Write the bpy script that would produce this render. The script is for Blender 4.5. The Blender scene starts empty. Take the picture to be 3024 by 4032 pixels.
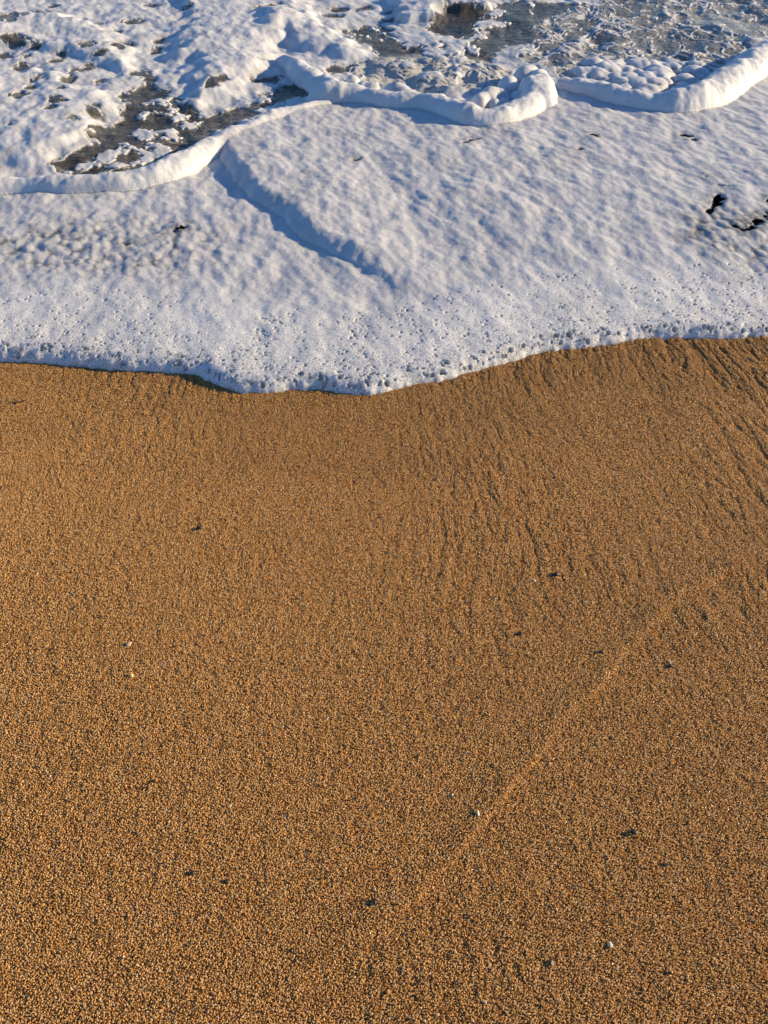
import bpy, math, random
import numpy as np
from mathutils import Vector, Matrix, Euler

# ------------------------------------------------------------------ camera, sky, sun, exposure
SC = bpy.context.scene
COL = SC.collection
H = 1.10                                   # phone height above the sand
PITCH = math.radians(46.0)
TANV = math.tan(math.radians(67.3) / 2)
SUN_EL = math.radians(17.0)
SUN_AZ = math.radians(10.0)                # from +X towards +Y (the sea)

cd = bpy.data.cameras.new('camera')
cd.sensor_fit = 'VERTICAL'
cd.sensor_height = 24.0
cd.lens = 12.0 / TANV
cd.clip_start = 0.02
cd.clip_end = 8000
cam = bpy.data.objects.new('camera', cd)
COL.objects.link(cam)
cam.location = (0, 0, H)
cam.rotation_euler = (math.pi / 2 - PITCH, 0, 0)
SC.camera = cam

world = bpy.data.worlds.new('World')
SC.world = world
world.use_nodes = True
wn = world.node_tree
bg = wn.nodes['Background']
sky = wn.nodes.new('ShaderNodeTexSky')
sky.sky_type = 'NISHITA'
sky.sun_disc = False
sky.sun_elevation = SUN_EL
sky.sun_rotation = math.pi / 2 - SUN_AZ
sky.air_density = 1.0
sky.dust_density = 0.1
sky.ozone_density = 6.5
wn.links.new(sky.outputs['Color'], bg.inputs['Color'])
bg.inputs['Strength'].default_value = 0.105

sl = bpy.data.lights.new('sun', 'SUN')
sl.energy = 5.0
sl.angle = math.radians(0.5)
sl.color = (1.0, 0.78, 0.47)
sun = bpy.data.objects.new('sun', sl)
COL.objects.link(sun)
sd_ = Vector((math.cos(SUN_EL) * math.cos(SUN_AZ), math.cos(SUN_EL) * math.sin(SUN_AZ), math.sin(SUN_EL)))
sun.rotation_euler = (-sd_).to_track_quat('-Z', 'Y').to_euler()
sun.location = sd_ * 20

SC.view_settings.view_transform = 'Standard'
SC.view_settings.look = 'None'
SC.view_settings.exposure = 0.68
SC.view_settings.gamma = 1.0
SC.view_settings.use_curve_mapping = False

# ------------------------------------------------------------------ maths helpers
F32 = np.float32
CP, SP = math.cos(PITCH), math.sin(PITCH)


def ground(px, py, z=0.0):
    """where the sight line through a pixel of the photograph meets the level z"""
    X = (px - 1512) / 2016 * TANV
    V = (py - 2016) / 2016 * TANV
    t = (H - z) / (SP + V * CP)
    return X * t, (CP - V * SP) * t


def gline(pts, z=0.0):
    return np.array([ground(a, b, z) for a, b in pts], dtype=np.float64)


rs = np.random.RandomState(7)
PERM = rs.permutation(256)
PERM = np.concatenate([PERM, PERM, PERM]).astype(np.int32)
ANG = rs.rand(256) * 2 * np.pi
GX, GY = np.cos(ANG).astype(F32), np.sin(ANG).astype(F32)


def noise(x, y, seed=0):
    x = np.asarray(x, dtype=np.float64) + seed * 17.13
    y = np.asarray(y, dtype=np.float64) - seed * 9.71
    xi = np.floor(x); yi = np.floor(y)
    fx = (x - xi).astype(F32); fy = (y - yi).astype(F32)
    xi = xi.astype(np.int64) & 255; yi = yi.astype(np.int64) & 255
    u = fx * fx * fx * (fx * (fx * 6 - 15) + 10)
    v = fy * fy * fy * (fy * (fy * 6 - 15) + 10)

    def g(ix, iy, dx, dy):
        h = PERM[PERM[ix] + iy]
        return GX[h] * dx + GY[h] * dy
    a = g(xi, yi, fx, fy); b = g(xi + 1, yi, fx - 1, fy)
    c = g(xi, yi + 1, fx, fy - 1); d = g(xi + 1, yi + 1, fx - 1, fy - 1)
    return ((a + u * (b - a)) * (1 - v) + (c + u * (d - c)) * v) * F32(1.5)


def domes(x, y, lx, ly, seed=0, soft=.08):
    """rounded bumps of uneven size packed side by side, 0..1"""
    x = x / lx + seed * 3.7; y = y / ly + seed * 5.1
    xi = np.floor(x).astype(np.int64); yi = np.floor(y).astype(np.int64)
    best = np.zeros(x.shape)
    for dx in (-1, 0, 1):
        for dy in (-1, 0, 1):
            cx = xi + dx; cy = yi + dy
            h = PERM[PERM[(cx + seed * 7) & 255] + (cy & 255)]
            h2 = PERM[h + 31]; h3 = PERM[h2 + 57]
            px = cx + .15 + .7 * h / 255.; py = cy + .15 + .7 * h2 / 255.
            R = .45 + .55 * h3 / 255.
            v = (R * .9 + .1) * np.clip(1 - ((x - px) ** 2 + (y - py) ** 2) / (R * R), 0, None) ** .8
            best = smax(best, v, soft)
    return best


def fbm(x, y, lam, octv=3, gain=0.5, seed=0):
    o = 0; a = 1.0; f = 1.0 / lam
    for k in range(octv):
        o = o + a * noise(x * f, y * f, seed + k * 3)
        a *= gain; f *= 2.03
    return o


def sstep(a, b, x):
    t = np.clip((x - a) / (b - a), 0, 1)
    return t * t * (3 - 2 * t)


def bulge(s):
    s = np.clip(s, 0, 1)
    return np.sqrt(1 - (1 - s) ** 2)


def smax(a, b, k):
    h = np.clip(0.5 + 0.5 * (a - b) / k, 0, 1)
    return b + (a - b) * h + k * h * (1 - h)


def poly_sd(x, y, pts):
    """signed distance, positive inside"""
    d2 = np.full(x.shape, 1e9); ins = np.zeros(x.shape, bool)
    n = len(pts)
    for i in range(n):
        ax, ay = pts[i]; bx, by = pts[(i + 1) % n]
        ex, ey = bx - ax, by - ay
        L = ex * ex + ey * ey + 1e-12
        t = np.clip(((x - ax) * ex + (y - ay) * ey) / L, 0, 1)
        dx = x - (ax + t * ex); dy = y - (ay + t * ey)
        np.minimum(d2, dx * dx + dy * dy, out=d2)
        if ay != by:
            c = ((ay > y) != (by > y)) & (x < (bx - ax) * (y - ay) / (by - ay) + ax)
            ins ^= c
    d = np.sqrt(d2)
    return np.where(ins, d, -d)


def line_d(x, y, pts):
    d2 = np.full(x.shape, 1e9)
    for i in range(len(pts) - 1):
        ax, ay = pts[i]; bx, by = pts[i + 1]
        ex, ey = bx - ax, by - ay
        L = ex * ex + ey * ey + 1e-12
        t = np.clip(((x - ax) * ex + (y - ay) * ey) / L, 0, 1)
        dx = x - (ax + t * ex); dy = y - (ay + t * ey)
        np.minimum(d2, dx * dx + dy * dy, out=d2)
    return np.sqrt(d2)


def resample(pts, step=None, n=None):
    pts = np.asarray(pts, dtype=np.float64)
    seg = np.hypot(*(pts[1:] - pts[:-1]).T)
    s = np.concatenate([[0], np.cumsum(seg)])
    if n is None:
        n = max(2, int(s[-1] / step))
    q = np.linspace(0, s[-1], n)
    return np.stack([np.interp(q, s, pts[:, k]) for k in range(pts.shape[1])], 1)


# ------------------------------------------------------------------ mesh helpers
def grid_faces(nr, nc):
    i = np.arange(nr * nc).reshape(nr, nc)
    return np.stack([i[:-1, :-1], i[:-1, 1:], i[1:, 1:], i[1:, :-1]], -1).reshape(-1, 4)


def grid_normals(P):
    du = np.gradient(P, axis=1); dv = np.gradient(P, axis=0)
    n = np.cross(du, dv)
    n /= np.linalg.norm(n, axis=2, keepdims=True) + 1e-12
    n[n[..., 2] < 0] *= -1
    return n


def mesh_from(name, V, Fq, attrs=None, normals=None):
    """quads Fq over vertices V, keeping used vertices only"""
    used = np.zeros(len(V), bool); used[Fq.ravel()] = True
    remap = np.cumsum(used) - 1
    V = V[used]; Fq = remap[Fq]
    me = bpy.data.meshes.new(name)
    me.vertices.add(len(V)); me.vertices.foreach_set('co', V.astype(F32).ravel())
    me.loops.add(Fq.size); me.loops.foreach_set('vertex_index', Fq.astype(np.int32).ravel())
    me.polygons.add(len(Fq))
    me.polygons.foreach_set('loop_start', np.arange(0, Fq.size, 4, dtype=np.int32))
    me.polygons.foreach_set('use_smooth', np.ones(len(Fq), bool))
    me.update(calc_edges=True)
    for k, a in (attrs or {}).items():
        at = me.attributes.new(k, 'FLOAT', 'POINT')
        at.data.foreach_set('value', a.ravel()[used].astype(F32))
    if normals is not None:
        me.normals_split_custom_set_from_vertices(normals[used].astype(F32))
    return me


def obj(name, me, mat, parent=None, **props):
    o = bpy.data.objects.new(name, me)
    COL.objects.link(o)
    if mat is not None:
        me.materials.append(mat)
    if parent is not None:
        o.parent = parent
    for k, v in props.items():
        o[k] = v
    return o


# ------------------------------------------------------------------ material helpers
class NT:
    def __init__(self, name):
        self.m = bpy.data.materials.new(name); self.m.use_nodes = True
        self.t = self.m.node_tree
        self.bsdf = self.t.nodes['Principled BSDF']
        self.out = self.t.nodes['Material Output']

    def n(self, typ, inp=None, **kw):
        nd = self.t.nodes.new(typ)
        for k, v in kw.items():
            setattr(nd, k, v)
        for k, v in (inp or {}).items():
            self.set(nd, k, v)
        return nd

    def set(self, nd, k, v):
        s = nd.inputs[k]
        if isinstance(v, bpy.types.NodeSocket):
            self.t.links.new(v, s)
        else:
            s.default_value = v

    def math(self, op, a, b=0.0, clamp=False):
        nd = self.n('ShaderNodeMath', {0: a, 1: b}, operation=op); nd.use_clamp = clamp
        return nd.outputs[0]

    def mix(self, f, a, b):
        nd = self.n('ShaderNodeMix', data_type='RGBA')
        self.set(nd, 0, f); self.set(nd, 6, a); self.set(nd, 7, b)
        return nd.outputs[2]

    def ramp(self, f, stops):
        nd = self.n('ShaderNodeValToRGB', {0: f})
        e = nd.color_ramp.elements
        while len(e) < len(stops):
            e.new(0.5)
        for q, (p, c) in zip(e, stops):
            q.position = p; q.color = c if len(c) == 4 else (*c, 1)
        return nd.outputs[0]

    def attr(self, name):
        return self.n('ShaderNodeAttribute', attribute_name=name).outputs['Fac']

    def pos(self):
        return self.n('ShaderNodeNewGeometry').outputs['Position']

    def noise(self, scale, detail=2.0, rough=0.5, vec=None):
        return self.n('ShaderNodeTexNoise', {'Vector': vec or self.pos(), 'Scale': scale, 'Detail': detail, 'Roughness': rough}).outputs[0]

    def vor(self, scale, feature='F1', vec=None, rnd=1.0):
        return self.n('ShaderNodeTexVoronoi', {'Vector': vec or self.pos(), 'Scale': scale, 'Randomness': rnd}, feature=feature)

    def bump(self, h, strength, dist, normal=None):
        nd = self.n('ShaderNodeBump', {'Height': h, 'Strength': strength, 'Distance': dist})
        if normal is not None:
            self.set(nd, 'Normal', normal)
        return nd.outputs[0]


# sand sheet under the grains
g = NT('sand')
P = g.pos()
c1 = g.noise(420, 3, 0.7, P)
sc = g.ramp(c1, [(0.30, (0.34, 0.16, 0.042)), (0.5, (0.56, 0.29, 0.085)), (0.72, (0.68, 0.39, 0.13))])
wet = g.attr('wet')
sc = g.mix(wet, sc, g.mix(0.45, sc, (0.06, 0.03, 0.012, 1)))
g.set(g.bsdf, 'Base Color', sc)
g.set(g.bsdf, 'Roughness', 0.55)
g.set(g.bsdf, 'Normal', g.bump(c1, 1.0, 0.006))
M_SAND = g.m

# the grains: quartz, shell and dark mineral bits, damp
g = NT('sand_grain')
P = g.pos()
r = g.attr('tone')
gc = g.ramp(r, [(0.0, (0.08, 0.038, 0.013)), (0.10, (0.44, 0.20, 0.055)), (0.35, (0.84, 0.455, 0.135)),
                (0.62, (0.92, 0.54, 0.21)), (0.86, (0.95, 0.68, 0.36)), (0.93, (0.70, 0.27, 0.06)), (0.965, (0.80, 0.50, 0.15)), (1.0, (0.92, 0.82, 0.64))])
wet = g.attr('wet')
gc = g.mix(wet, gc, g.mix(0.22, gc, (0.08, 0.036, 0.012, 1)))
g.set(g.bsdf, 'Base Color', gc)
g.set(g.bsdf, 'Roughness', 0.20)
g.set(g.bsdf, 'Specular IOR Level', 0.5)
g.set(g.bsdf, 'Specular Tint', (1.0, 0.74, 0.44, 1))
fac = g.vor(900, 'F1', P)
g.set(g.bsdf, 'Normal', g.bump(fac.outputs['Distance'], 1.0, 0.0015))
trl = g.n('ShaderNodeBsdfTranslucent', {'Color': gc})
msh = g.n('ShaderNodeMixShader', {0: 0.24, 1: g.bsdf.outputs[0], 2: trl.outputs[0]})
g.t.links.new(msh.outputs[0], g.out.inputs[0])
M_GRAIN = g.m


def foam_material():
    g = NT('sea_foam')
    P = g.pos()
    bub = g.attr('bubbly'); pit = g.attr('pit'); thin = g.attr('thin')
    warp = g.noise(60, 2, 0.5, P)
    # clear bubbles among the froth: cells whose random number falls under the local share
    cells = []
    for sc, rad, share in ((120, 0.36, 0.40), (230, 0.38, 0.66), (430, 0.40, 0.7)):
        v = g.vor(sc, 'F1', P)
        rnd = g.n('ShaderNodeSeparateColor', {0: v.outputs['Color']}).outputs[0]
        rr = g.math('MULTIPLY', g.math('ADD', 0.45, g.math('MULTIPLY', rnd, 1.2)), rad)
        inside = g.math('SUBTRACT', 1.0, g.math('DIVIDE', v.outputs['Distance'], rr), True)
        on = g.math('LESS_THAN', rnd, g.math('MULTIPLY', bub, share))
        inside = g.math('MULTIPLY', g.math('MULTIPLY', inside, 2.6, True), on)
        cells.append(inside)
    hole = g.math('MAXIMUM', g.math('MAXIMUM', cells[0], cells[1]), g.math('MULTIPLY', cells[2], 0.75))
    film = g.math('MAXIMUM', g.math('MULTIPLY', hole, 0.8), g.math('MULTIPLY', pit, 0.7))
    white = g.mix(g.math('MULTIPLY', g.noise(35, 3, 0.6, P), 0.5), (0.78, 0.785, 0.79, 1), (0.70, 0.705, 0.71, 1))
    den = g.attr('dense')
    white = g.mix(den, (0.54, 0.545, 0.56, 1), white)
    c = g.mix(film, white, (0.27, 0.265, 0.26, 1))
    tn = g.math('MULTIPLY', thin, g.math('ADD', 0.35, g.noise(45, 3, 0.65, P)), True)
    c = g.mix(tn, c, (0.12, 0.115, 0.105, 1))
    g.set(g.bsdf, 'Base Color', c)
    g.set(g.bsdf, 'Roughness', 0.55)
    g.set(g.bsdf, 'Specular IOR Level', 0.3)
    g.set(g.bsdf, 'Subsurface Weight', 0.85)
    g.set(g.bsdf, 'Subsurface Radius', (0.9, 0.95, 1.0))
    g.set(g.bsdf, 'Subsurface Scale', 0.022)
    h1 = g.noise(230, 3, 0.65, P)
    h2 = g.noise(90, 3, 0.6, P)
    hh = g.math('SUBTRACT', g.math('ADD', g.math('MULTIPLY', h1, 0.8), g.math('MULTIPLY', h2, 1.2)), hole)
    amt = g.math('ADD', 0.4, g.math('MULTIPLY', bub, 0.6))
    nd = g.n('ShaderNodeBump', {'Height': hh, 'Strength': amt, 'Distance': 0.002})
    g.set(g.bsdf, 'Normal', nd.outputs[0])
    return g.m


M_FOAM = foam_material()

# shallow sandy water, cloudy where air is beaten into it
g = NT('sea_water')
P = g.pos()
aer = g.attr('aeration')
wc = g.mix(g.noise(9, 3, 0.6, P), (0.026, 0.023, 0.017, 1), (0.048, 0.038, 0.025, 1))
air = g.math('MULTIPLY', aer, g.math('ADD', 0.55, g.math('MULTIPLY', g.noise(22, 4, 0.6, P), 0.6)), True)
wc = g.mix(air, wc, (0.55, 0.54, 0.50, 1))
g.set(g.bsdf, 'Base Color', wc)
g.set(g.bsdf, 'Roughness', g.math('ADD', 0.08, g.math('MULTIPLY', aer, 0.15)))
g.set(g.bsdf, 'IOR', 1.33)
g.set(g.bsdf, 'Specular IOR Level', 0.15)
mp = g.n('ShaderNodeMapping', {'Vector': P, 'Scale': (1.0, 1.5, 1.0)})
b1 = g.noise(22, 3, 0.55, mp.outputs[0])
b2 = g.noise(75, 2, 0.5, mp.outputs[0])
hh = g.math('ADD', b1, g.math('MULTIPLY', b2, 0.25))
g.set(g.bsdf, 'Normal', g.bump(hh, 0.55, 0.02))
M_WATER = g.m

# soap-clear bubble film
g = NT('bubble_film')
lw = g.n('ShaderNodeLayerWeight', {'Blend': 0.35})
tr = g.n('ShaderNodeBsdfTransparent', {'Color': (0.93, 0.94, 0.95, 1)})
gl = g.n('ShaderNodeBsdfGlossy', {'Color': (1, 1, 1, 1), 'Roughness': 0.05})
ms = g.n('ShaderNodeMixShader', {0: g.math('ADD', 0.07, g.math('MULTIPLY', lw.outputs['Fresnel'], 0.7)), 1: tr.outputs[0], 2: gl.outputs[0]})
g.t.links.new(ms.outputs[0], g.out.inputs[0])
M_BUBBLE = g.m


def stone_mat(name, col, col2, rough=0.5, scale=300):
    g = NT(name)
    n1 = g.noise(scale, 4, 0.6, g.n('ShaderNodeTexCoord').outputs['Object'])
    g.set(g.bsdf, 'Base Color', g.ramp(n1, [(0.35, col), (0.65, col2)]))
    g.set(g.bsdf, 'Roughness', rough)
    g.set(g.bsdf, 'Normal', g.bump(n1, 0.3, 0.001))
    return g.m


# ------------------------------------------------------------------ the shapes of the swash, read off the photograph
Z_S = 0.022        # top of the thin foam sheet
FRONT = [(-420, 1380), (-200, 1398), (0, 1411), (246, 1424), (400, 1440), (501, 1450), (665, 1459), (775, 1472), (820, 1497), (875, 1522), (957, 1541),
         (1048, 1543), (1148, 1529), (1230, 1523), (1321, 1537), (1458, 1547), (1512, 1538), (1603, 1511), (1740, 1493),
         (1877, 1456), (1968, 1429), (2059, 1401), (2168, 1376), (2332, 1362), (2423, 1350), (2514, 1331), (2606, 1325),
         (2788, 1329), (2934, 1322), (3024, 1314), (3300, 1300), (3600, 1310)]
front_w = gline(FRONT, 0.004)
front_poly = np.concatenate([[[-40, front_w[0, 1]]], front_w, [[40, front_w[-1, 1]], [40, 60], [-40, 60]]])

# each roll: front foot and far outline
ROLLS = [
    dict(front=[(-300, 790), (-120, 782), (0, 775), (100, 770), (200, 766), (299, 767), (400, 767), (500, 763), (600, 750), (700, 728), (750, 699), (822, 651),
                (866, 622), (943, 579), (1039, 535), (1136, 497), (1208, 468), (1280, 451), (1300, 445)],
         back=[(-300, 705), (-120, 700), (0, 694), (145, 685), (215, 682), (280, 680), (410, 680), (506, 670), (603, 636), (675, 603), (752, 564), (800, 545),
               (846, 516), (943, 487), (1039, 448), (1136, 419), (1210, 412), (1275, 418), (1300, 425)]),
    dict(front=[(1300, 440), (1353, 434), (1425, 446), (1500, 463), (1548, 468), (1645, 463), (1693, 475), (1727, 497), (1789, 526),
                (1862, 540), (1934, 542), (1982, 535), (2069, 501), (2127, 482), (2161, 448), (2167, 424), (2160, 395)],
         back=[(1318, 330), (1350, 335), (1425, 375), (1500, 392), (1560, 388), (1664, 392), (1741, 397), (1789, 412), (1837, 441),
               (1890, 462), (1934, 462), (1972, 452), (2035, 425), (2072, 400), (2100, 350), (2110, 330), (2120, 300)]),
    dict(front=[(2156, 392), (2224, 393), (2296, 410), (2369, 444), (2441, 463), (2513, 475), (2610, 485), (2682, 486), (2730, 487),
                (2779, 477), (2851, 439), (2923, 400), (2976, 357), (3024, 309), (3120, 260), (3300, 210)],
         back=[(2156, 335), (2224, 323), (2310, 328), (2385, 352), (2450, 372), (2513, 386), (2580, 398), (2658, 392), (2706, 370),
               (2765, 345), (2851, 305), (2899, 255), (2947, 205), (3000, 175), (3120, 130), (3300, 90)]),
]
ARMS = [  # ridges running off the middle roll: (px, py, radius m)
    (1, [(1335, 385, .055), (1290, 345, .062), (1240, 305, .066), (1190, 270, .066), (1150, 245, .055), (1115, 228, .035)]),
    (1, [(2140, 400, .060), (2132, 370, .062), (2125, 345, .060), (2118, 325, .050)]),
]


def roll_chains():
    out = []
    for i, R in enumerate(ROLLS):
        n = 64
        f = resample(gline(R['front'], Z_S), n=n)
        b = resample(gline(R['back'], Z_S), n=n)
        rr = []
        for k in range(n):
            el = math.atan2(H, math.hypot(*f[k]))
            rr.append(min(0.080, max(0.018, .93 * np.hypot(*(b[k] - f[k])) / (1 + 1 / math.sin(el)))))
        rr = np.convolve(np.pad(rr, 2, 'edge'), [.1, .2, .4, .2, .1], 'valid')
        for q in range(4):
            f[1:-1] = .25 * f[:-2] + .5 * f[1:-1] + .25 * f[2:]
        t = np.gradient(f, axis=0); t /= np.linalg.norm(t, axis=1, keepdims=True) + 1e-9
        c = f + np.stack([-t[:, 1], t[:, 0]], 1) * rr[:, None]
        for q in range(10):
            c[1:-1] = .25 * c[:-2] + .5 * c[1:-1] + .25 * c[2:]
        out.append((i, np.column_stack([c, rr])))
    for i, pts in ARMS:
        w = np.array([(*ground(a, b, Z_S + c * .6), c) for a, b, c in pts])
        out.append((i, resample(w, n=14)))
    return out


CHAINS = roll_chains()

STEP = gline([(880, 640), (899, 660), (941, 720), (989, 775), (1062, 811), (1122, 865), (1182, 925), (1273, 968), (1363, 1010), (1453, 1052),
              (1544, 1106), (1640, 1155), (1900, 1235), (2400, 1240), (3100, 1190), (3700, 1150)], 0.04)
step_poly = np.concatenate([STEP, [[30, STEP[-1, 1]], [30, 50], [STEP[0, 0] - .15, 50], [STEP[0, 0] - .12, STEP[0, 1] + .3]]])

WATER = [  # open water between the foam, as outlines
    [(598, 338), (645, 357), (694, 381), (700, 402), (733, 426), (781, 436), (800, 455), (870, 437), (991, 408), (1039, 366), (1107, 333),
     (1184, 328), (1222, 347), (1232, 371), (1184, 400), (1112, 412), (1049, 434), (1005, 450), (943, 486), (870, 510), (798, 548),
     (723, 582), (651, 620), (579, 645), (482, 678), (362, 684), (280, 678), (217, 648), (260, 612), (328, 598), (357, 579),
     (366, 550), (400, 526), (386, 501), (458, 482), (501, 453), (487, 419), (487, 381), (530, 352)],
    [(511, 300), (545, 288), (590, 280), (602, 320), (560, 318)],
    [(991, 312), (1040, 302), (1100, 300), (1104, 316), (1000, 322)],
    [(1357, 111), (1444, 94), (1500, 106), (1550, 160), (1600, 186), (1625, 235), (1560, 262), (1463, 262), (1450, 250), (1500, 217), (1435, 178), (1390, 145)],
    [(1304, 265), (1390, 258), (1385, 285), (1315, 290)],
    [(1741, 43), (1837, 41), (1919, 53), (1886, 82), (1876, 125), (1837, 164), (1770, 145), (1702, 135), (1693, 116), (1707, 87), (1750, 72)],
    [(1943, 29), (1982, 5), (2300, 15), (2260, 40), (2165, 67), (2117, 111), (2107, 140), (2079, 174), (1982, 183), (1920, 240), (1866, 240), (1830, 205),
     (1900, 154), (1915, 120), (1982, 96), (1934, 72), (1977, 48)],
    [(1600, 190), (1690, 188), (1695, 226), (1620, 234)],
    [(1500, 72), (1540, 74), (1552, 105), (1515, 112)],
    [(-60, 75), (60, 70), (110, 85), (70, 115), (-60, 120)],
    [(95, 45), (160, 38), (215, 48), (180, 72), (100, 70)],
]
HOLES = [  # x, y, half width, half height, tilt (deg): breaks in the foam behind the rolls
    (521, 77, 40, 6, 0), (492, 161, 36, 9, 0), (465, 186, 16, 7, 10), (615, 181, 16, 10, 40), (632, 140, 14, 8, 35), (730, 36, 18, 8, 0),
    (352, 186, 27, 9, 5), (405, 219, 26, 5, 10), (313, 270, 42, 9, 5), (265, 316, 26, 12, 30), (393, 309, 14, 6, 0), (77, 248, 28, 13, 10),
    (96, 210, 11, 9, 30), (246, 202, 24, 6, 10), (212, 227, 22, 7, 20), (140, 316, 24, 9, 20), (118, 350, 20, 10, 10), (87, 381, 20, 6, 15),
    (60, 390, 12, 5, 0), (212, 410, 13, 8, 20), (236, 417, 20, 6, 0), (374, 448, 34, 15, 0), (289, 482, 14, 9, 0), (395, 497, 20, 9, 10),
    (43, 509, 20, 4, 0), (63, 159, 38, 16, 0), (15, 198, 28, 16, 0), (140, 173, 22, 8, 0), (304, 70, 24, 6, 0), (203, 10, 17, 5, 5),
    (385, 84, 12, 5, 0), (1049, 36, 55, 7, 18), (1309, 48, 26, 9, 0), (1329, 22, 34, 7, 0), (1039, 236, 22, 6, 5), (854, 333, 38, 12, 25),
    (250, 357, 8, 4, 0), (455, 120, 20, 6, 0), (210, 442, 14, 4, 0), (350, 255, 18, 8, 0), (1430, 20, 30, 8, 10), (590, 5, 40, 5, 0), (1535, 33, 20, 5, 0),
    (1727, 175, 24, 12, 0), (2130, 130, 14, 22, 0)]
SHEET_HOLES = [  # breaks in the sheet before the rolls
    (2817, 800, 34, 21, 50), (2800, 832, 22, 16, 40), (2990, 866, 44, 16, 12), (2962, 892, 32, 13, 25), (2752, 911, 20, 5, 20), (2893, 897, 16, 4, -20),
    (2918, 907, 14, 4, -20), (3024, 796, 18, 8, 10), (2843, 743, 20, 4, -8), (2783, 710, 13, 4, 0), (705, 876, 26, 7, 15), (688, 884, 12, 5, 0),
    (497, 937, 11, 6, 10), (1406, 632, 16, 5, 10), (1850, 567, 24, 6, 25), (2340, 547, 20, 8, -20), (2699, 547, 24, 5, -15), (2728, 567, 15, 4, -15),
    (2281, 605, 10, 5, 0)]
STRANDS = [  # foam strings lying on the open water: px path and half width in m
    ([(1560, 60), (1590, 105), (1660, 110), (1700, 150), (1720, 210), (1735, 245)], .03),
    ([(1520, 90), (1560, 110), (1620, 140), (1670, 180), (1700, 225)], .035),
    ([(1640, 120), (1720, 150), (1780, 180), (1810, 215), (1790, 250), (1800, 310)], .028),
    ([(1690, 130), (1760, 160), (1840, 185), (1860, 215)], .02),
    ([(1870, 110), (1880, 135), (1900, 150), (1880, 175), (1850, 205)], .018),
    ([(1940, 25), (1960, 50), (1940, 75), (1900, 90), (1890, 115)], .025),
    ([(1990, 95), (1930, 108), (1890, 122)], .012),
    ([(2070, 0), (2095, 30), (2090, 50)], .012),
    ([(2250, 0), (2280, 20), (2330, 28)], .012),
    ([(1460, 100), (1500, 118), (1545, 150), (1600, 180)], .012),
    ([(1365, 112), (1420, 125), (1460, 150), (1500, 160)], .006),
    ([(640, 400), (625, 390), (605, 400)], .02), ([(690, 370), (660, 395), (650, 410)], .02),
    ([(560, 455), (600, 440), (650, 450)], .02), ([(680, 430), (720, 450), (690, 470)], .025), ([(555, 520), (570, 545), (580, 530)], .03),
    ([(665, 515), (680, 535)], .03), ([(760, 470), (745, 490), (730, 480)], .025), ([(640, 545), (610, 560)], .02),
    ([(500, 575), (530, 590), (560, 600)], .02), ([(420, 630), (450, 610), (480, 605)], .03), ([(590, 565), (620, 575), (640, 600)], .03),
    ([(460, 660), (480, 655)], .035), ([(330, 660), (350, 655)], .025), ([(530, 640), (560, 630), (600, 610)], .03),
    ([(915, 395), (960, 388), (1035, 395)], .03), ([(1010, 440), (1080, 420), (1140, 400), (1180, 395)], .018),
    ([(2330, 300), (2390, 265), (2450, 290)], .02),
]
PLATEAUS = [  # mounds of foam: outline, height, edge width
    ([(675, 50), (660, 130), (645, 190), (640, 235), (715, 240), (705, 290), (697, 380), (720, 418), (775, 435), (860, 400), (960, 385), (985, 320),
      (1080, 270), (1100, 210), (1250, 60), (1200, -120), (680, -120)], .034, .14),
    ([(980, 60), (1240, 55), (1330, 110), (1400, 160), (1495, 215), (1440, 235), (1340, 235), (1250, 215), (1150, 190), (1050, 130)], .032, .12),
    ([(-200, 300), (150, 260), (350, 330), (480, 380), (485, 450), (400, 500), (350, 560), (250, 610), (180, 640), (-200, 680)], .025, .10),
    ([(-200, 20), (300, 60), (500, 130), (560, 260), (480, 290), (250, 220), (-200, 150)], .03, .12),
    ([(1500, -40), (1700, -60), (1930, -20), (1950, 30), (1900, 50), (1750, 45), (1740, 85), (1600, 90), (1540, 60)], .035, .06),
]
RIDGES = [  # small crests: path with radius
    [(1925, 393, .042), (1935, 380, .03)], [(1885, 412, .034), (1905, 402, .03)], [(1968, 385, .04)], [(1998, 350, .045), (2012, 340, .03)], [(2040, 388, .038)], [(1945, 412, .03)], [(1858, 400, .028)], [(1985, 402, .028)], [(2030, 355, .03)], [(1545, 375, .045), (1575, 385, .05), (1620, 398, .035)],
    [(1430, 345, .03)], [(1465, 350, .03)], [(1390, 320, .03)], [(1735, 392, .03)], [(2060, 320, .05), (2090, 300, .04)],
]
CHURN = gline([(1400, 275), (1480, 240), (1650, 225), (1820, 235), (1980, 262), (2010, 310), (1960, 350), (1820, 365), (1700, 395), (1580, 395), (1480, 370), (1395, 335)], .03)
LUMPS = gline([(2240, 250), (2330, 235), (2520, 240), (2640, 250), (2790, 262), (2800, 320), (2700, 370), (2600, 398), (2500, 385), (2350, 335), (2240, 310)], .03)
MIXED = gline([(2100, 90), (2200, 55), (2340, 10), (2400, -60), (3400, -60), (3300, 120), (3000, 165), (2880, 235), (2800, 330), (2600, 395), (2400, 340), (2200, 310), (2050, 270), (2080, 200)], .03)
GREYS = gline([(2750, 40), (2900, 45), (3000, 110), (2960, 150), (2800, 110), (2700, 80)], .03)
THIN = [gline([(-100, 930), (150, 890), (420, 870), (700, 860), (860, 930), (820, 1020), (600, 1080), (300, 1090), (-100, 1070)], .025),
        gline([(2650, 880), (2800, 830), (3100, 860), (3100, 1060), (2900, 1080), (2750, 1000)], .03)]


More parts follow.
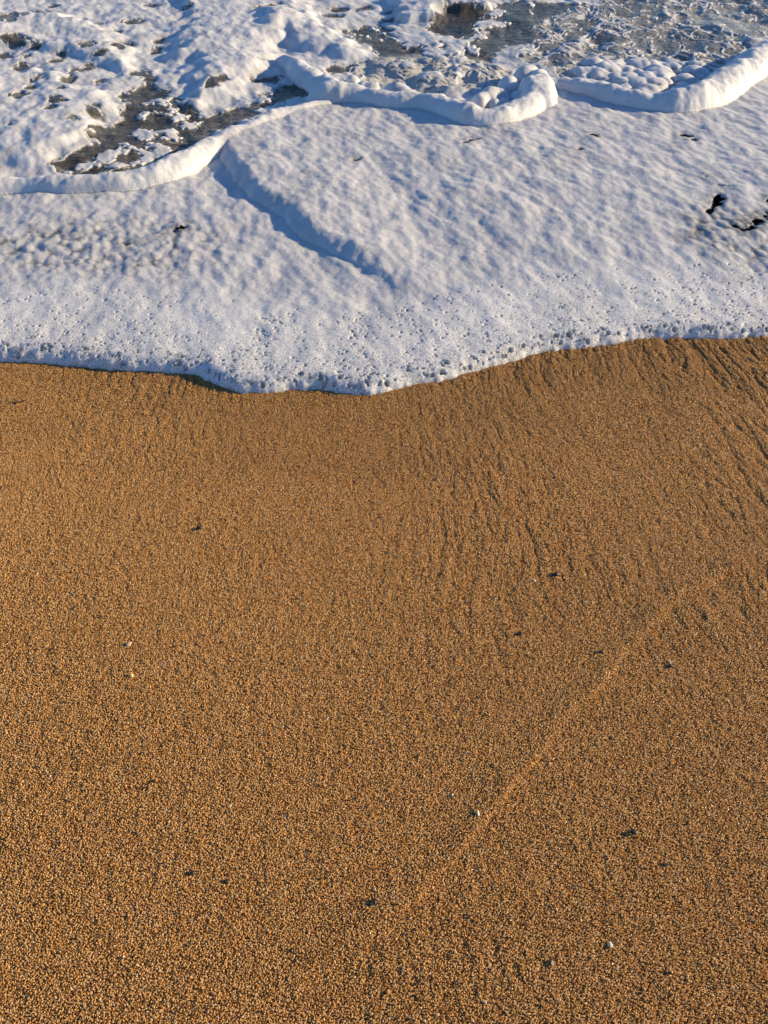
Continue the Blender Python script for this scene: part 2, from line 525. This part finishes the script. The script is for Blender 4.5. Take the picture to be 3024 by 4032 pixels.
def tilt_ellipse(x, y, spec, z):
    px, py, rx, ry, a = spec
    a = math.radians(a)
    # the outline's own points on the water, so the hole keeps its place seen from anywhere
    pts = []
    for k in range(14):
        t = 2 * math.pi * k / 14
        ex, ey = rx * math.cos(t), ry * math.sin(t)
        pts.append((px + ex * math.cos(a) + ey * math.sin(a), py - ex * math.sin(a) + ey * math.cos(a)))
    return gline(pts, z)


def swash(x, y):
    """all fields of sea and foam at ground points"""
    shp = x.shape
    x = x.ravel(); y = y.ravel()
    n4 = noise(x / .04, y / .04, 1); n10 = noise(x / .10, y / .10, 2); n25 = noise(x / .25, y / .25, 3)
    n2 = noise(x / .018, y / .018, 5)
    sdf = poly_sd(x, y, front_poly) + .004 * n4 + .003 * n2
    upper = np.ones_like(x) * 0.0
    # which side of the rolls: behind them the open sea begins
    crest = np.concatenate([c[:, :2] for _, c in CHAINS[:3]])
    order = np.argsort(crest[:, 0])
    crest = crest[order]
    yc = np.interp(x, crest[:, 0], crest[:, 1])
    back = sstep(-.02, .02, y - yc)
    behind = y - yc

    # --- thin sheet before the rolls
    sheet = -.012 + (Z_S + .015) * bulge((sdf + .004) / .045)
    sheet += .010 * sstep(.0, .25, sdf) * (.5 + .5 * n25) * .6
    sp = poly_sd(x, y, step_poly) + .010 * n10 + .004 * n4
    A = np.interp(x, [-.75, -.45, -.1, .02, .12, .35], [.031, .031, .026, .018, .009, .001])
    wdt = np.interp(x, [-.5, 0, .15, .4], [.062, .062, .12, .3])
    fl_ = sstep(-.15, .08, x)
    lay2 = np.maximum(A * ((.45 * bulge(sp / wdt) + .55 * sstep(-.1, 1, sp / wdt)) * (1 - fl_) + fl_ * sstep(-.3, 1, sp / wdt)), .030 * sstep(0, .7, sp))
    sheet = sheet + lay2 * sstep(-.01, .0, sdf)
    # ripple-like lumps, drawn out along the backwash
    ux = x * .93 + y * .36; uy = -x * .36 + y * .93
    amp = .55 + .45 * sstep(.15, .5, sdf)
    th = np.zeros_like(x)
    for T in THIN:
        th = np.maximum(th, sstep(-.10, .10, poly_sd(x, y, T) + .06 * n10))
    b1 = noise(ux / .055, uy / .085, 11); b2 = noise(ux / .026, uy / .036, 12); b3 = noise(x / .013, y / .013, 13)
    b0 = noise(x / .13, y / .15, 14)
    sheet += sstep(.01, .06, sdf) * amp * (.0050 * b0 + .0037 * b1 + (.0020 + .0014 * th) * b2 + .0006 * b3)
    dS = domes(ux, uy, .026, .034, 15)
    sheet += .0036 * th * (dS - .4)
    hole = np.full_like(x, -1.0)
    for s in SHEET_HOLES:
        e = tilt_ellipse(x, y, s, .045)
        cx, cy = e.mean(0)
        m = np.hypot(x - cx, y - cy) < .35
        if m.any():
            hole[m] = np.maximum(hole[m], poly_sd(x[m], y[m], e) - .007 + .010 * n2[m] + .012 * n4[m])
    sheet -= .004 * sstep(-.015, .0, hole)
    near_hole = sstep(-.05, 0, hole)

    # --- sea behind
    sea = .028 + .012 * fbm(x, y, .55, 2, .5, 21) + .006 * noise(x / .2, y / .26, 23)
    for pts, hh, w in PLATEAUS:
        sea += hh * sstep(-.02, 1, (poly_sd(x, y, gline(pts, .04)) + .05 * n10) / w)
    ch = sstep(-.08, .06, poly_sd(x, y, CHURN) + .03 * n10)
    lu = sstep(-.06, .06, poly_sd(x, y, LUMPS) + .03 * n10)
    mx = sstep(-.12, .12, poly_sd(x, y, MIXED) + .04 * n10)
    gr = sstep(-.1, .1, poly_sd(x, y, GREYS) + .04 * n10)
    dA = domes(x, y, .11, .13, 31); dB = domes(x, y, .055, .065, 32); dC = domes(x + .02 * n10, y + .01 * n4, .068, .085, 33, .14)
    bil2 = dB
    sea += ch * (.030 * dA + .010 * dB - .010)
    sea += lu * (.026 * dC + .006 * dB - .008)
    sea += mx * (1 - lu) * (.010 * dA + .010 * noise(x / .09, y / .14, 34))
    bil3 = dC
    # webs of foam strings
    wq = x + .05 * n25 + .03 * n10; wp = y + .06 * noise(x / .2, y / .2, 44)
    web1 = 1 - np.abs(noise(wq / .17, wp / .24, 45)) * 3.0; web2 = 1 - np.abs(noise(wq / .075, wp / .11, 46)) * 3.2
    web = np.maximum(np.clip(web1, 0, 1), .85 * np.clip(web2, 0, 1)) + .35 * noise(x / .3, y / .4, 47)
    # foam cover
    D = np.full_like(x, .52)
    warp = .030 * n10 + .020 * n4 + .010 * n2
    for W in WATER:
        D -= 1.25 * sstep(-.04, .04, poly_sd(x, y, gline(W, .03)) + warp)
    for s in HOLES:
        e = tilt_ellipse(x, y, s, .045)
        cx, cy = e.mean(0)
        m = np.hypot(x - cx, y - cy) < .9
        if m.any():
            D[m] -= 1.2 * sstep(-.035, .03, poly_sd(x[m], y[m], e) + .7 * warp[m])
    D = np.maximum(D, -.7)
    D = np.where(mx > 0, D * (1 - mx) + mx * np.minimum(D, lu * (.85 * dC - .16) + (1 - lu) * (web * .75 - .52)), D)
    D = D * (1 - ch) + ch * np.minimum(D, -.55 + .35 * dB + .55 * dA)
    D = D * (1 - gr) + gr * (-.35)
    lace = 1 - np.abs(noise(x / .10 + n4 * .25, y / .15, 41)) * 3.2
    D += np.where(D < 0, .45 * np.clip(lace, 0, 1) ** 2, 0)
    D += .32 * noise(ux / .13, uy / .30, 42) * + .22 * noise(x / .065, y / .10, 43) + .10 * n2
    far = sstep(5.6, 9.0, y)
    frag = sstep(.45, .05, np.abs(D - .05))
    D += frag * (.22 * np.clip(1 - np.abs(noise(wq / .045, wp / .07, 48)) * 3, 0, 1) - .12 + .13 * noise(x / .03, y / .045, 49))
    D -= far * .9
    for pts, w in STRANDS:
        w = w * .72; dl = line_d(x, y, gline(pts, .03)) + .9 * warp + .012 * n2
        D = np.maximum(D, .55 * (1 - sstep(w * .4, w * 1.3, dl)) - .7 * sstep(w * 1.3, w * 1.5, dl) + .12 * n4)
    lumps = .0075 * fbm(ux, uy * .75, .20, 2, .5, 51) + .0052 * fbm(ux, uy * .6, .075, 3, .5, 52)
    sea += lumps * .85 * (1 - .5 * mx) * (1 - .7 * ch)
    cover = sea + (.0022 * noise(ux / .04, uy / .07, 53) + .0006 * noise(x / .018, y / .024, 54)) * (D > 0)
    th_f = np.where(D > 0, .006 * bulge(D / .7), .025 * D)
    for R in RIDGES:
        w = np.array([(*ground(a, b, .05), c) for a, b, c in R])
        w = resample(w, n=16) if len(w) > 1 else w
        for q in w:
            dd = (x - q[0]) ** 2 + ((y - q[1]) / 1.25) ** 2
            m = dd < q[2] ** 2
            if m.any():
                v = .03 + .95 * np.sqrt(q[2] ** 2 - dd[m]) + .004 * n4[m]
                cover[m] = smax(cover[m], v, .02)
                D[m] = np.maximum(D[m], .4); th_f[m] = np.maximum(th_f[m], .012)
    coverz = cover + th_f

    # --- rolls
    roll = np.full((3, x.size), -1.0)
    wx = x + .012 * noise(x / .16, y / .16, 60); wy = y + .012 * noise(x / .16, y / .16, 61)
    for i, ch_ in CHAINS:
        bx = (wx > ch_[:, 0].min() - .15) & (wx < ch_[:, 0].max() + .15) & (wy > ch_[:, 1].min() - .15) & (wy < ch_[:, 1].max() + .15)
        q = np.where(bx)[0]
        X_, Y_ = wx[q], wy[q]; best = np.full(q.size, -1.0)
        for (ax, ay, ar), (cx, cy, cr) in zip(ch_[:-1], ch_[1:]):
            ex, ey = cx - ax, cy - ay
            t = np.clip(((X_ - ax) * ex + (Y_ - ay) * ey) / (ex * ex + ey * ey + 1e-12), 0, 1)
            r = ar + (cr - ar) * t
            q2 = ((X_ - ax - t * ex) ** 2 + (Y_ - ay - t * ey) ** 2) / (r * r)
            np.maximum(best, np.where(q2 < 1, r * .86 * (1 - np.minimum(q2, 1)) ** .64, -1), out=best)
        roll[i, q] = np.where((best > 0) & (roll[i, q] > 0), smax(roll[i, q], best, .012), np.maximum(roll[i, q], best))
    rz = roll.max(0)
    own = roll.argmax(0)
    rfac = np.where(rz > 0, 1.0, 0.0)
    base = np.where(behind > 0, np.where(D > 0, coverz, sea + np.minimum(th_f, 0)), sheet)
    # hand over between sheet and cover under the rolls
    rollz = np.where(rz > 0, Z_S + .030 * sstep(0, .7, sp) * (behind < .2) + rz * (1.03 + .12 * n25 + .16 * n10) + sstep(0, .03, rz) * (.0040 * n4 + .0016 * n2 + .0022 * dB), -1)
    Z = np.where(rz > 0, smax(base, rollz, .018), base)
    isroll = (rz > 0) & (rollz > base - .004)
    waterz = np.where(behind > -.03, sea, sheet - .008)
    waterz = np.where(behind > -.03, waterz, np.minimum(waterz, -.006 + .016 * sstep(.02, .08, sdf)))
    waterz = np.where(isroll, np.minimum(waterz, Z - .012), waterz)
    aer = np.clip(.06 + .30 * sstep(-.3, .1, D) + 1.0 * ch + .6 * lu + .20 * mx + .45 * gr, 0, 1) * (behind > -.05) + .30 * (behind <= -.05)
    bub = np.where(behind > 0, .12, .42) + .75 * (1 - sstep(.02, .40, sdf + .08 * n10)) + .12 * sstep(.35, .55, .5 + .5 * n10)
    bub = np.where(isroll, .55 + .3 * n10, bub)
    thin = np.where(behind > 0, np.maximum(.9 * (1 - sstep(-.02, .20, D)), (.40 - .25 * mx) * (1 - sstep(.12, .62, D + .35 * noise(ux / .035, uy / .08, 58)))) * ~isroll, .80 * th * (.25 + .75 * sstep(.55, .1, dS)) + .22 * sstep(.0, .8, n25 + .4 * n10) * sstep(.2, .5, sdf) + .45 * near_hole * ~isroll)
    dense = np.where(isroll, .45, np.where(behind > 0, .35 + .35 * n10, .12 + .8 * (1 - sstep(.08, .42, sdf + .05 * n10)) + .25 * n25))
    R = lambda a: a.reshape(shp)
    film = np.clip(1 - np.abs(noise(wq / .060, wp / .085, 55)) * 5, 0, 1) + .7 * np.clip(1 - np.abs(noise(wq / .025, wp / .04, 56)) * 4, 0, 1)
    aer = np.clip(aer + .40 * film * (behind > .03) * sstep(-.9, .2, D + .4 * noise(x / .2, y / .25, 57)) * (1 - far), 0, 1)
    return dict(Z=R(Z), water=R(waterz), D=R(np.where(isroll, .5, np.where(behind > 0, D, .5))), own=R(np.where(isroll, own, -1)), behind=R(behind),
                aer=R(aer), bub=R(bub), thin=R(thin), sdf=R(sdf), hole=R(np.where(isroll | (behind > 0), -1, hole)),
                dense=R(dense))


# ------------------------------------------------------------------ sand
OLD_LINE = np.concatenate([gline([(1180, 3880), (1330, 3760), (1580, 3580), (1731, 3440), (2020, 3080), (2310, 2740), (2606, 2406), (2680, 2330), (3100, 2150)]), [[6, 1.1], [6, -3], [-.12, -3]]])


def sand_height(x, y):
    warp = .05 * noise(x / .35, y / .5, 71)
    lean = np.interp(x, [-.9, -.2, .3, 1.0], [.0, .03, .10, .17])
    u = x + lean * (y - 1.0) + warp
    z = .0060 * noise(x / .60, y / .60, 72)
    patch = np.clip(.6 + .8 * noise(x / .5, y / .4, 73), .15, 1.3) * (.22 + 1.25 * sstep(-.15, .5, x) * sstep(.55, 1.05, y)
             + 1.7 * np.exp(-((y - .25) / .07) ** 2 - ((x - .03) / .16) ** 2) + .75 * sstep(1.1, 1.5, y))
    groove = np.clip(1 - np.abs(noise(u / .036, y / .15, 83) + .16 * noise(x / .012, y / .016, 84)) * 3.6, 0, 1) ** 1.5
    groove2 = np.clip(1 - np.abs(noise(u / .019, y / .060, 85) + .15 * noise(x / .008, y / .01, 86)) * 3.4, 0, 1) ** 1.5
    r1 = noise(u / .040, y / .30, 74); r2 = noise(u / .020, y / .13, 75)
    dl = poly_sd(x, y, OLD_LINE) + .010 * noise(x / .09, y / .09, 79)
    calm = 1 - .4 * sstep(-.14, -.03, dl) * sstep(.016, .002, dl)
    z += patch * (.0016 * r1 + .0012 * r2 - .0017 * groove - .0014 * groove2) * calm
    v = y - .45 * x
    z += calm * (.0006 * noise((x + .35 * y) / .020, v / .030, 76) + .00055 * noise((x + .3 * y) / .0105, v / .014, 77) + .0007 * noise(x / .0055, y / .0065, 78))
    # the faint line an earlier wave left
    z += .0040 * np.exp(-np.where(dl < 0, dl / .030, dl / .0060) ** 2) * sstep(.19, .32, y) * (.85 + .5 * noise(x / .08, y / .08, 80))
    return z


def wetness(x, y):
    d = poly_sd(x, y, front_poly)
    return np.clip(sstep(-.42, -.02, d + .10 * noise(x / .3, y / .12, 81)) * .9 + .12 * noise(x / .4, y / .3, 82) + .08, 0, 1)


def depth_at(y, z=0.0):
    return y * CP + (H - z) * SP


def fan_rows(py_from, py_to, step, z):
    py = np.arange(py_from, py_to, -step)
    return np.array([ground(1512, p, z)[1] for p in py])


def fan(rows, ucols, z):
    k = TANV / 2016 * np.maximum(depth_at(rows, z), .5)
    return ucols[None, :] * k[:, None], np.repeat(rows[:, None], len(ucols), 1)


def outer(inner, reach, n):
    lo = -np.geomspace(-inner[0], reach, n + 1)[:0:-1]
    hi = np.geomspace(inner[-1], reach, n + 1)[1:]
    return np.concatenate([lo, inner, hi])


rows = fan_rows(4330, 1180, 6, 0.0)
rows = np.concatenate([rows[0] - np.geomspace(.02, 300, 24)[::-1], rows, rows[-1] + np.geomspace(.02, 400, 24)])
uc = outer(np.arange(-2000, 2001, 6.0), 600000, 16)
X, Y = fan(rows, uc, 0)
fade = sstep(6, 2.5, np.hypot(X, Y))
Zs = sand_height(X, Y) * fade
Zs = Zs - .0012 - np.maximum(Y - 2.0, 0) * .05 * sstep(60, 20, Y) - 2.0 * sstep(20, 60, Y)
Zs += .04 * np.maximum(-Y - .5, 0) * sstep(-40, -5, Y)
me = mesh_from('sand', np.stack([X, Y, Zs], -1).reshape(-1, 3), grid_faces(*X.shape), {'wet': wetness(X, Y)})
sand = obj('sand', me, M_SAND, kind='structure')

# loose grains lying on it, one point each
SPC = .00185
gx = np.arange(-2.4, 2.4, SPC); gy = np.arange(-.45, 1.98, SPC)
PX, PY = np.meshgrid(gx, gy)
rg = np.random.RandomState(3)
PX = (PX + (rg.rand(*PX.shape) - .5) * SPC * 1.5).ravel(); PY = (PY + (rg.rand(*PY.shape) - .5) * SPC * 1.5).ravel()
keep = (np.abs(PX) < .72 + .62 * (PY + .45) + .25 * rg.rand(PX.size)) & (poly_sd(PX, PY, front_poly) < .02)
PX, PY = PX[keep], PY[keep]
rad = (.00067 + .00060 * rg.rand(PX.size) ** 1.6).astype(F32)
big = rg.rand(PX.size) < .015
rad[big] *= 1.5
PZ = sand_height(PX, PY) + (rg.rand(PX.size) - .5) * .0007
tone = rg.rand(PX.size)
gm = bpy.data.meshes.new('sand_grains')
gm.vertices.add(PX.size)
gm.vertices.foreach_set('co', np.stack([PX, PY, PZ], 1).astype(F32).ravel())
for k, a in (('grain_radius', rad), ('tone', tone), ('wet', wetness(PX, PY))):
    at = gm.attributes.new(k, 'FLOAT', 'POINT'); at.data.foreach_set('value', a.astype(F32))
grains = obj('sand_grains', gm, M_GRAIN, kind='stuff', label='coarse golden sand grains covering the beach', category='sand')
ng = bpy.data.node_groups.new('grain_points', 'GeometryNodeTree')
ng.interface.new_socket('Geometry', in_out='INPUT', socket_type='NodeSocketGeometry')
ng.interface.new_socket('Geometry', in_out='OUTPUT', socket_type='NodeSocketGeometry')
gi = ng.nodes.new('NodeGroupInput'); go = ng.nodes.new('NodeGroupOutput')
m2p = ng.nodes.new('GeometryNodeMeshToPoints')
na = ng.nodes.new('GeometryNodeInputNamedAttribute'); na.data_type = 'FLOAT'; na.inputs['Name'].default_value = 'grain_radius'
sm = ng.nodes.new('GeometryNodeSetMaterial'); sm.inputs['Material'].default_value = M_GRAIN
ng.links.new(gi.outputs[0], m2p.inputs['Mesh'])
ng.links.new(na.outputs['Attribute'], m2p.inputs['Radius'])
ng.links.new(m2p.outputs[0], sm.inputs['Geometry'])
ng.links.new(sm.outputs[0], go.inputs[0])
md = grains.modifiers.new('points', 'NODES'); md.node_group = ng

# ------------------------------------------------------------------ water
rows = fan_rows(1480, -70, 6, .03)
rows = np.concatenate([rows, rows[-1] + np.geomspace(.06, 4500, 70)])
uc = outer(np.arange(-2000, 2001, 6.0), 60000, 14)
X, Y = fan(rows, uc, .03)
near = Y < 12
S = swash(X, Y)
wv = .03 * fbm(X, Y, 1.5, 3, .5, 91) * sstep(5, 9, Y) + .12 * noise(X / 9, Y / 4, 92) * sstep(8, 25, Y)
Zw = np.where(near, S['water'], .03) + np.where(Y < 60, wv, 0)
me = mesh_from('water', np.stack([X, Y, Zw], -1).reshape(-1, 3), grid_faces(*X.shape), {'aeration': S['aer']})
obj('water', me, M_WATER, kind='structure')

# ------------------------------------------------------------------ foam
rows = np.concatenate([fan_rows(1600, 800, 2.9, .02), fan_rows(798.5, 250, 1.5, .02), fan_rows(248, -60, 2.4, .02)])
rows = np.concatenate([rows, rows[-1] + np.geomspace(.03, 5.0, 60)])
UST = 4.2
uc = np.arange(-2000, 2001, UST)
X, Y = fan(rows, uc, .02)
S = swash(X, Y)
Z = S['Z'].copy()
pit = np.zeros_like(Z)
bubbles = []
rp = np.random.RandomState(11)


def carve(cx, cy, r, depth):
    i0 = np.searchsorted(rows, cy - 1.6 * r); i1 = np.searchsorted(rows, cy + 1.6 * r) + 1
    i0 = max(i0, 0); i1 = min(i1, len(rows))
    if i1 - i0 < 1:
        return
    k = TANV / 2016 * depth_at(cy, .02)
    j0 = int((cx - 1.8 * r) / k / UST + len(uc) / 2); j1 = int((cx + 1.8 * r) / k / UST + len(uc) / 2) + 2
    if j0 < 0 or j1 >= len(uc):
        return
    sl_ = (slice(i0, i1), slice(j0, j1))
    d = np.hypot(X[sl_] - cx, Y[sl_] - cy) / r
    w = 1 - sstep(.65, 1.1, d)
    Z[sl_] -= depth * w
    Z[sl_] += .12 * r * np.exp(-((d - 1.15) / .25) ** 2)
    np.maximum(pit[sl_], w, out=pit[sl_])


fl = resample(front_w, step=.004)
inn = np.stack([-np.gradient(fl[:, 1]), np.gradient(fl[:, 0])], 1)
inn /= np.linalg.norm(inn, axis=1, keepdims=True)
for k in range(2600):
    q = rp.randint(len(fl))
    off = .010 + .30 * rp.rand() ** 1.5
    r = .0016 + .0026 * rp.rand() ** 2.5
    cx, cy = fl[q] + inn[q] * off
    if abs(cx) > 1.35:
        continue
    carve(cx, cy, r, r * 1.0)
    if off < .05 and rp.rand() < .35 and len(bubbles) < 120:
        bubbles.append((cx, cy, r))
for k in range(110):                       # the big ones sit on the very lip
    q = rp.randint(len(fl))
    off = .006 + .035 * rp.rand() ** 1.5
    r = .0034 + .0050 * rp.rand() ** 2
    cx, cy = fl[q] + inn[q] * off
    if abs(cx) > 1.35:
        continue
    carve(cx, cy, r, r * .9)
    bubbles.append((cx, cy, r))

P3 = np.stack([X, Y, Z], -1)
N3 = grid_normals(P3).reshape(-1, 3)
Fq = grid_faces(*X.shape)
fo = S['own'].ravel()[Fq]
fowner = fo.max(1)
fb = S['behind'].ravel()[Fq].mean(1)
fd = S['D'].ravel()[Fq].max(1)
fs = S['sdf'].ravel()[Fq].max(1)
keep = (fs > -.010) & (S['hole'].ravel()[Fq].max(1) < 0) & ((fd > -.25) | (fowner >= 0))
attrs = {'bubbly': S['bub'], 'pit': pit, 'thin': S['thin'], 'dense': S['dense']}
Vv = P3.reshape(-1, 3)


def piece(name, mask, **props):
    m = mask & keep
    me = mesh_from(name, Vv, Fq[m], attrs, N3)
    return obj(name, me, M_FOAM, **props)


sheet = piece('foam_sheet', (fowner < 0) & (fb <= 0), kind='stuff', label='flat bubbly foam sheet spread over the sand before the rolls', category='foam')
piece('foam_cover', (fowner < 0) & (fb > 0), kind='stuff', label='broken white foam drifting on the dark water behind the rolls', category='foam')
for i, lab in enumerate(('long smooth foam roll curving up from the left edge, sunlit along its front',
                         'looping foam roll in the middle with a tall hump at each end',
                         'bubbly foam roll at the right, bending up to the right edge')):
    piece('foam_roll', fowner == i, label=lab, category='foam roll', group='rolls of foam at the head of the wave')

# clear bubbles on the lip
import bmesh
bm = bmesh.new(); bmesh.ops.create_icosphere(bm, subdivisions=2, radius=1.0)
bme = bpy.data.meshes.new('bubble'); bm.to_mesh(bme); bm.free()
for p in bme.polygons:
    p.use_smooth = True
bme.materials.append(M_BUBBLE)
for cx, cy, r in bubbles:
    i = min(np.searchsorted(rows, cy), len(rows) - 1)
    kx = TANV / 2016 * depth_at(cy, .02)
    j = int(np.clip(round(cx / kx / UST + len(uc) / 2), 0, len(uc) - 1))
    o = bpy.data.objects.new('bubble', bme); COL.objects.link(o)
    o.parent = sheet
    o.location = (cx, cy, max(Z[i, j], .001) + r * .75)
    o.scale = (r, r, r * .85)

# ------------------------------------------------------------------ pebbles, shell bits and weed on the sand
M_BLACK = stone_mat('dark_stone', (0.012, 0.010, 0.009), (0.03, 0.024, 0.02), .4)
M_WHITE = stone_mat('pale_shell', (0.55, 0.46, 0.34), (0.68, 0.60, 0.48), .45)
M_CREAM = stone_mat('cream_shell', (0.70, 0.50, 0.27), (0.80, 0.64, 0.42), .45)
M_YELLOW = stone_mat('yellow_shell', (0.70, 0.40, 0.10), (0.78, 0.50, 0.18), .35)
M_RUST = stone_mat('rust_stone', (0.40, 0.12, 0.025), (0.55, 0.20, 0.05), .4)
M_WEED = stone_mat('dry_weed', (0.02, 0.013, 0.008), (0.05, 0.03, 0.015), .6)


def pebble_mesh(seed, sx, sy, sz, rough=.18, flat=0.0):
    rnd = random.Random(seed)
    bm = bmesh.new(); bmesh.ops.create_icosphere(bm, subdivisions=3, radius=1.0)
    off = [Vector((rnd.uniform(-1, 1), rnd.uniform(-1, 1), rnd.uniform(-1, 1))).normalized() for _ in range(7)]
    cut = [rnd.uniform(.62, .92) for _ in range(7)]
    for v in bm.verts:
        c = v.co.copy()
        for o_, k_ in zip(off, cut):
            d = c.dot(o_)
            if d > k_:
                c -= o_ * (d - k_) * .85
        c *= 1 + rough * .3 * math.sin(c.x * 5 + seed) * math.cos(c.y * 4 + seed * 2)
        if flat and c.z < 0:
            c.z *= .3
        v.co = (c.x * sx, c.y * sy, c.z * sz)
    me = bpy.data.meshes.new('pebble'); bm.to_mesh(me); bm.free()
    for p in me.polygons:
        p.use_smooth = True
    return me


BITS = [  # name, px, py, width px, length px, turn deg, material, label
    ('shell_fragment', 507, 2537, 26, 16, 25, M_CREAM, 'cream shell chip lying in the left of the sand, upper of two pale chips'),
    ('shell_fragment', 517, 2660, 18, 20, 40, M_YELLOW, 'yellow shell chip in the left of the sand, just below a cream chip'),
    ('shell_fragment', 1880, 3206, 13, 28, 5, M_CREAM, 'narrow upright cream shell chip in the lower middle of the sand'),
    ('pebble', 2401, 3722, 20, 26, 10, M_WHITE, 'round white pebble low on the right, largest white one there'),
    ('pebble', 2105, 2281, 11, 14, 0, M_WHITE, 'tiny white pebble beside a dark pebble in the middle right'),
    ('shell_fragment', 2174, 3792, 9, 22, 0, M_CREAM, 'small cream sliver against a black chip near the bottom right'),
    ('pebble', 2166, 3794, 9, 20, 0, M_BLACK, 'upright black chip touching a cream sliver near the bottom right'),
    ('pebble', 2492, 3280, 26, 18, -8, M_BLACK, 'black pebble alone at the right, largest dark pebble on the lower sand'),
    ('pebble', 2642, 3830, 11, 11, 0, M_BLACK, 'tiny black pebble at the bottom right, furthest right of the lowest ones'),
    ('pebble', 2192, 2256, 26, 14, 10, M_BLACK, 'dark pebble in the upper right of the sand beside a tiny white one'),
    ('pebble', 2045, 2490, 24, 12, 8, M_BLACK, 'flat dark pebble in the right half of the sand, halfway down'),
    ('pebble', 2640, 2622, 20, 11, 0, M_BLACK, 'dark pebble with a cream chip on its upper side at the right'),
    ('shell_fragment', 2636, 2604, 10, 14, 20, M_CREAM, 'small cream chip just above a dark pebble at the right'),
    ('pebble', 2368, 2566, 20, 9, 12, M_BLACK, 'thin dark pebble between two larger dark pebbles at the right'),
    ('pebble', 760, 3440, 17, 15, 20, M_BLACK, 'black pebble low on the left, left one of a pair'),
    ('pebble', 890, 3472, 18, 11, 0, M_BLACK, 'black pebble low on the left, right one of a pair'),
    ('pebble', 1148, 3744, 10, 14, 0, M_BLACK, 'small black pebble near the bottom just left of the centre'),
    ('pebble', 1475, 3555, 12, 22, 12, M_BLACK, 'upright dark pebble low in the centre of the sand'),
    ('pebble', 785, 2082, 20, 11, 10, M_BLACK, 'dark pebble in the upper left of the open sand'),
    ('pebble', 1745, 2252, 16, 8, -10, M_RUST, 'small rust red pebble in the middle of the sand'),
    ('pebble', 615, 3076, 12, 17, 0, M_RUST, 'rust red pebble in the lower left of the sand'),
    ('pebble', 1526, 3905, 11, 18, -10, M_RUST, 'rust orange pebble at the bottom just right of the centre'),
    ('shell_fragment', 2536, 3896, 9, 14, 10, M_YELLOW, 'yellow chip at the bottom right below a round white pebble'),
    ('shell_fragment', 1372, 3723, 9, 13, 0, M_YELLOW, 'tiny yellow chip at the bottom, left of the centre'),
    ('pebble', 1780, 3130, 10, 12, 0, M_WHITE, 'tiny pale pebble above a narrow upright chip in the lower middle'),
    ('shell_fragment', 470, 3470, 10, 13, 0, M_YELLOW, 'small yellow chip in the lower left of the sand'),
    ('pebble', 2615, 3405, 26, 8, -8, M_BLACK, 'dark sliver below the lone black pebble at the right'),
]
for k, (nm, px, py, w, l, turn, mat, lab) in enumerate(BITS):
    if mat is M_BLACK:
        w, l = w * 1.25, l * 1.25
    x, y = ground(px, py, .002)
    mm = depth_at(y) * TANV / 2016
    el = math.atan2(H, y)
    sx = w * mm / 2; sy = l * mm / 2 / max(.45, math.sin(el)) * .9
    sz = min(sx, sy) * (.75 if nm == 'pebble' else .5)
    me = pebble_mesh(k + 1, sx, sy, sz)
    o = obj(nm, me, mat, label=lab, category='pebble' if nm == 'pebble' else 'shell chip')
    zz = float(sand_height(np.array([x]), np.array([y]))[0])
    o.location = (x, y, zz + sz * .6 + .0010)
    o.rotation_euler = (math.radians(12 if nm != 'pebble' else 0), math.radians(-14 if nm != 'pebble' else 0), math.radians(turn))

# scrap of dark weed at the far left, near the foam
x, y = ground(80, 1577, .002)
pts = resample(np.array([(-.018, -.007), (-.006, -.003), (.004, .001), (.014, .006)]), n=10)
V = []; Fc = []
for k, (a, b) in enumerate(pts):
    wd = .0022 * math.sin(math.pi * (k + .6) / 10.2) + .0004
    zc = .0022 + .0012 * math.sin(k * .9)
    for q in range(6):
        t = q * math.pi / 3
        V.append((a - .3 * wd * math.cos(t), b + wd * math.cos(t), zc + .45 * wd * math.sin(t)))
for k in range(9):
    for q in range(6):
        Fc.append((k * 6 + q, k * 6 + (q + 1) % 6, (k + 1) * 6 + (q + 1) % 6, (k + 1) * 6 + q))
Fc += [tuple(range(5, -1, -1)), tuple(range(54, 60))]
me = bpy.data.meshes.new('weed_scrap'); me.from_pydata(V, [], Fc); me.update()
o = obj('weed_scrap', me, M_WEED, label='thin dark scrap of weed on the sand at the far left below the foam', category='seaweed')
o.location = (x, y, float(sand_height(np.array([x]), np.array([y]))[0]))
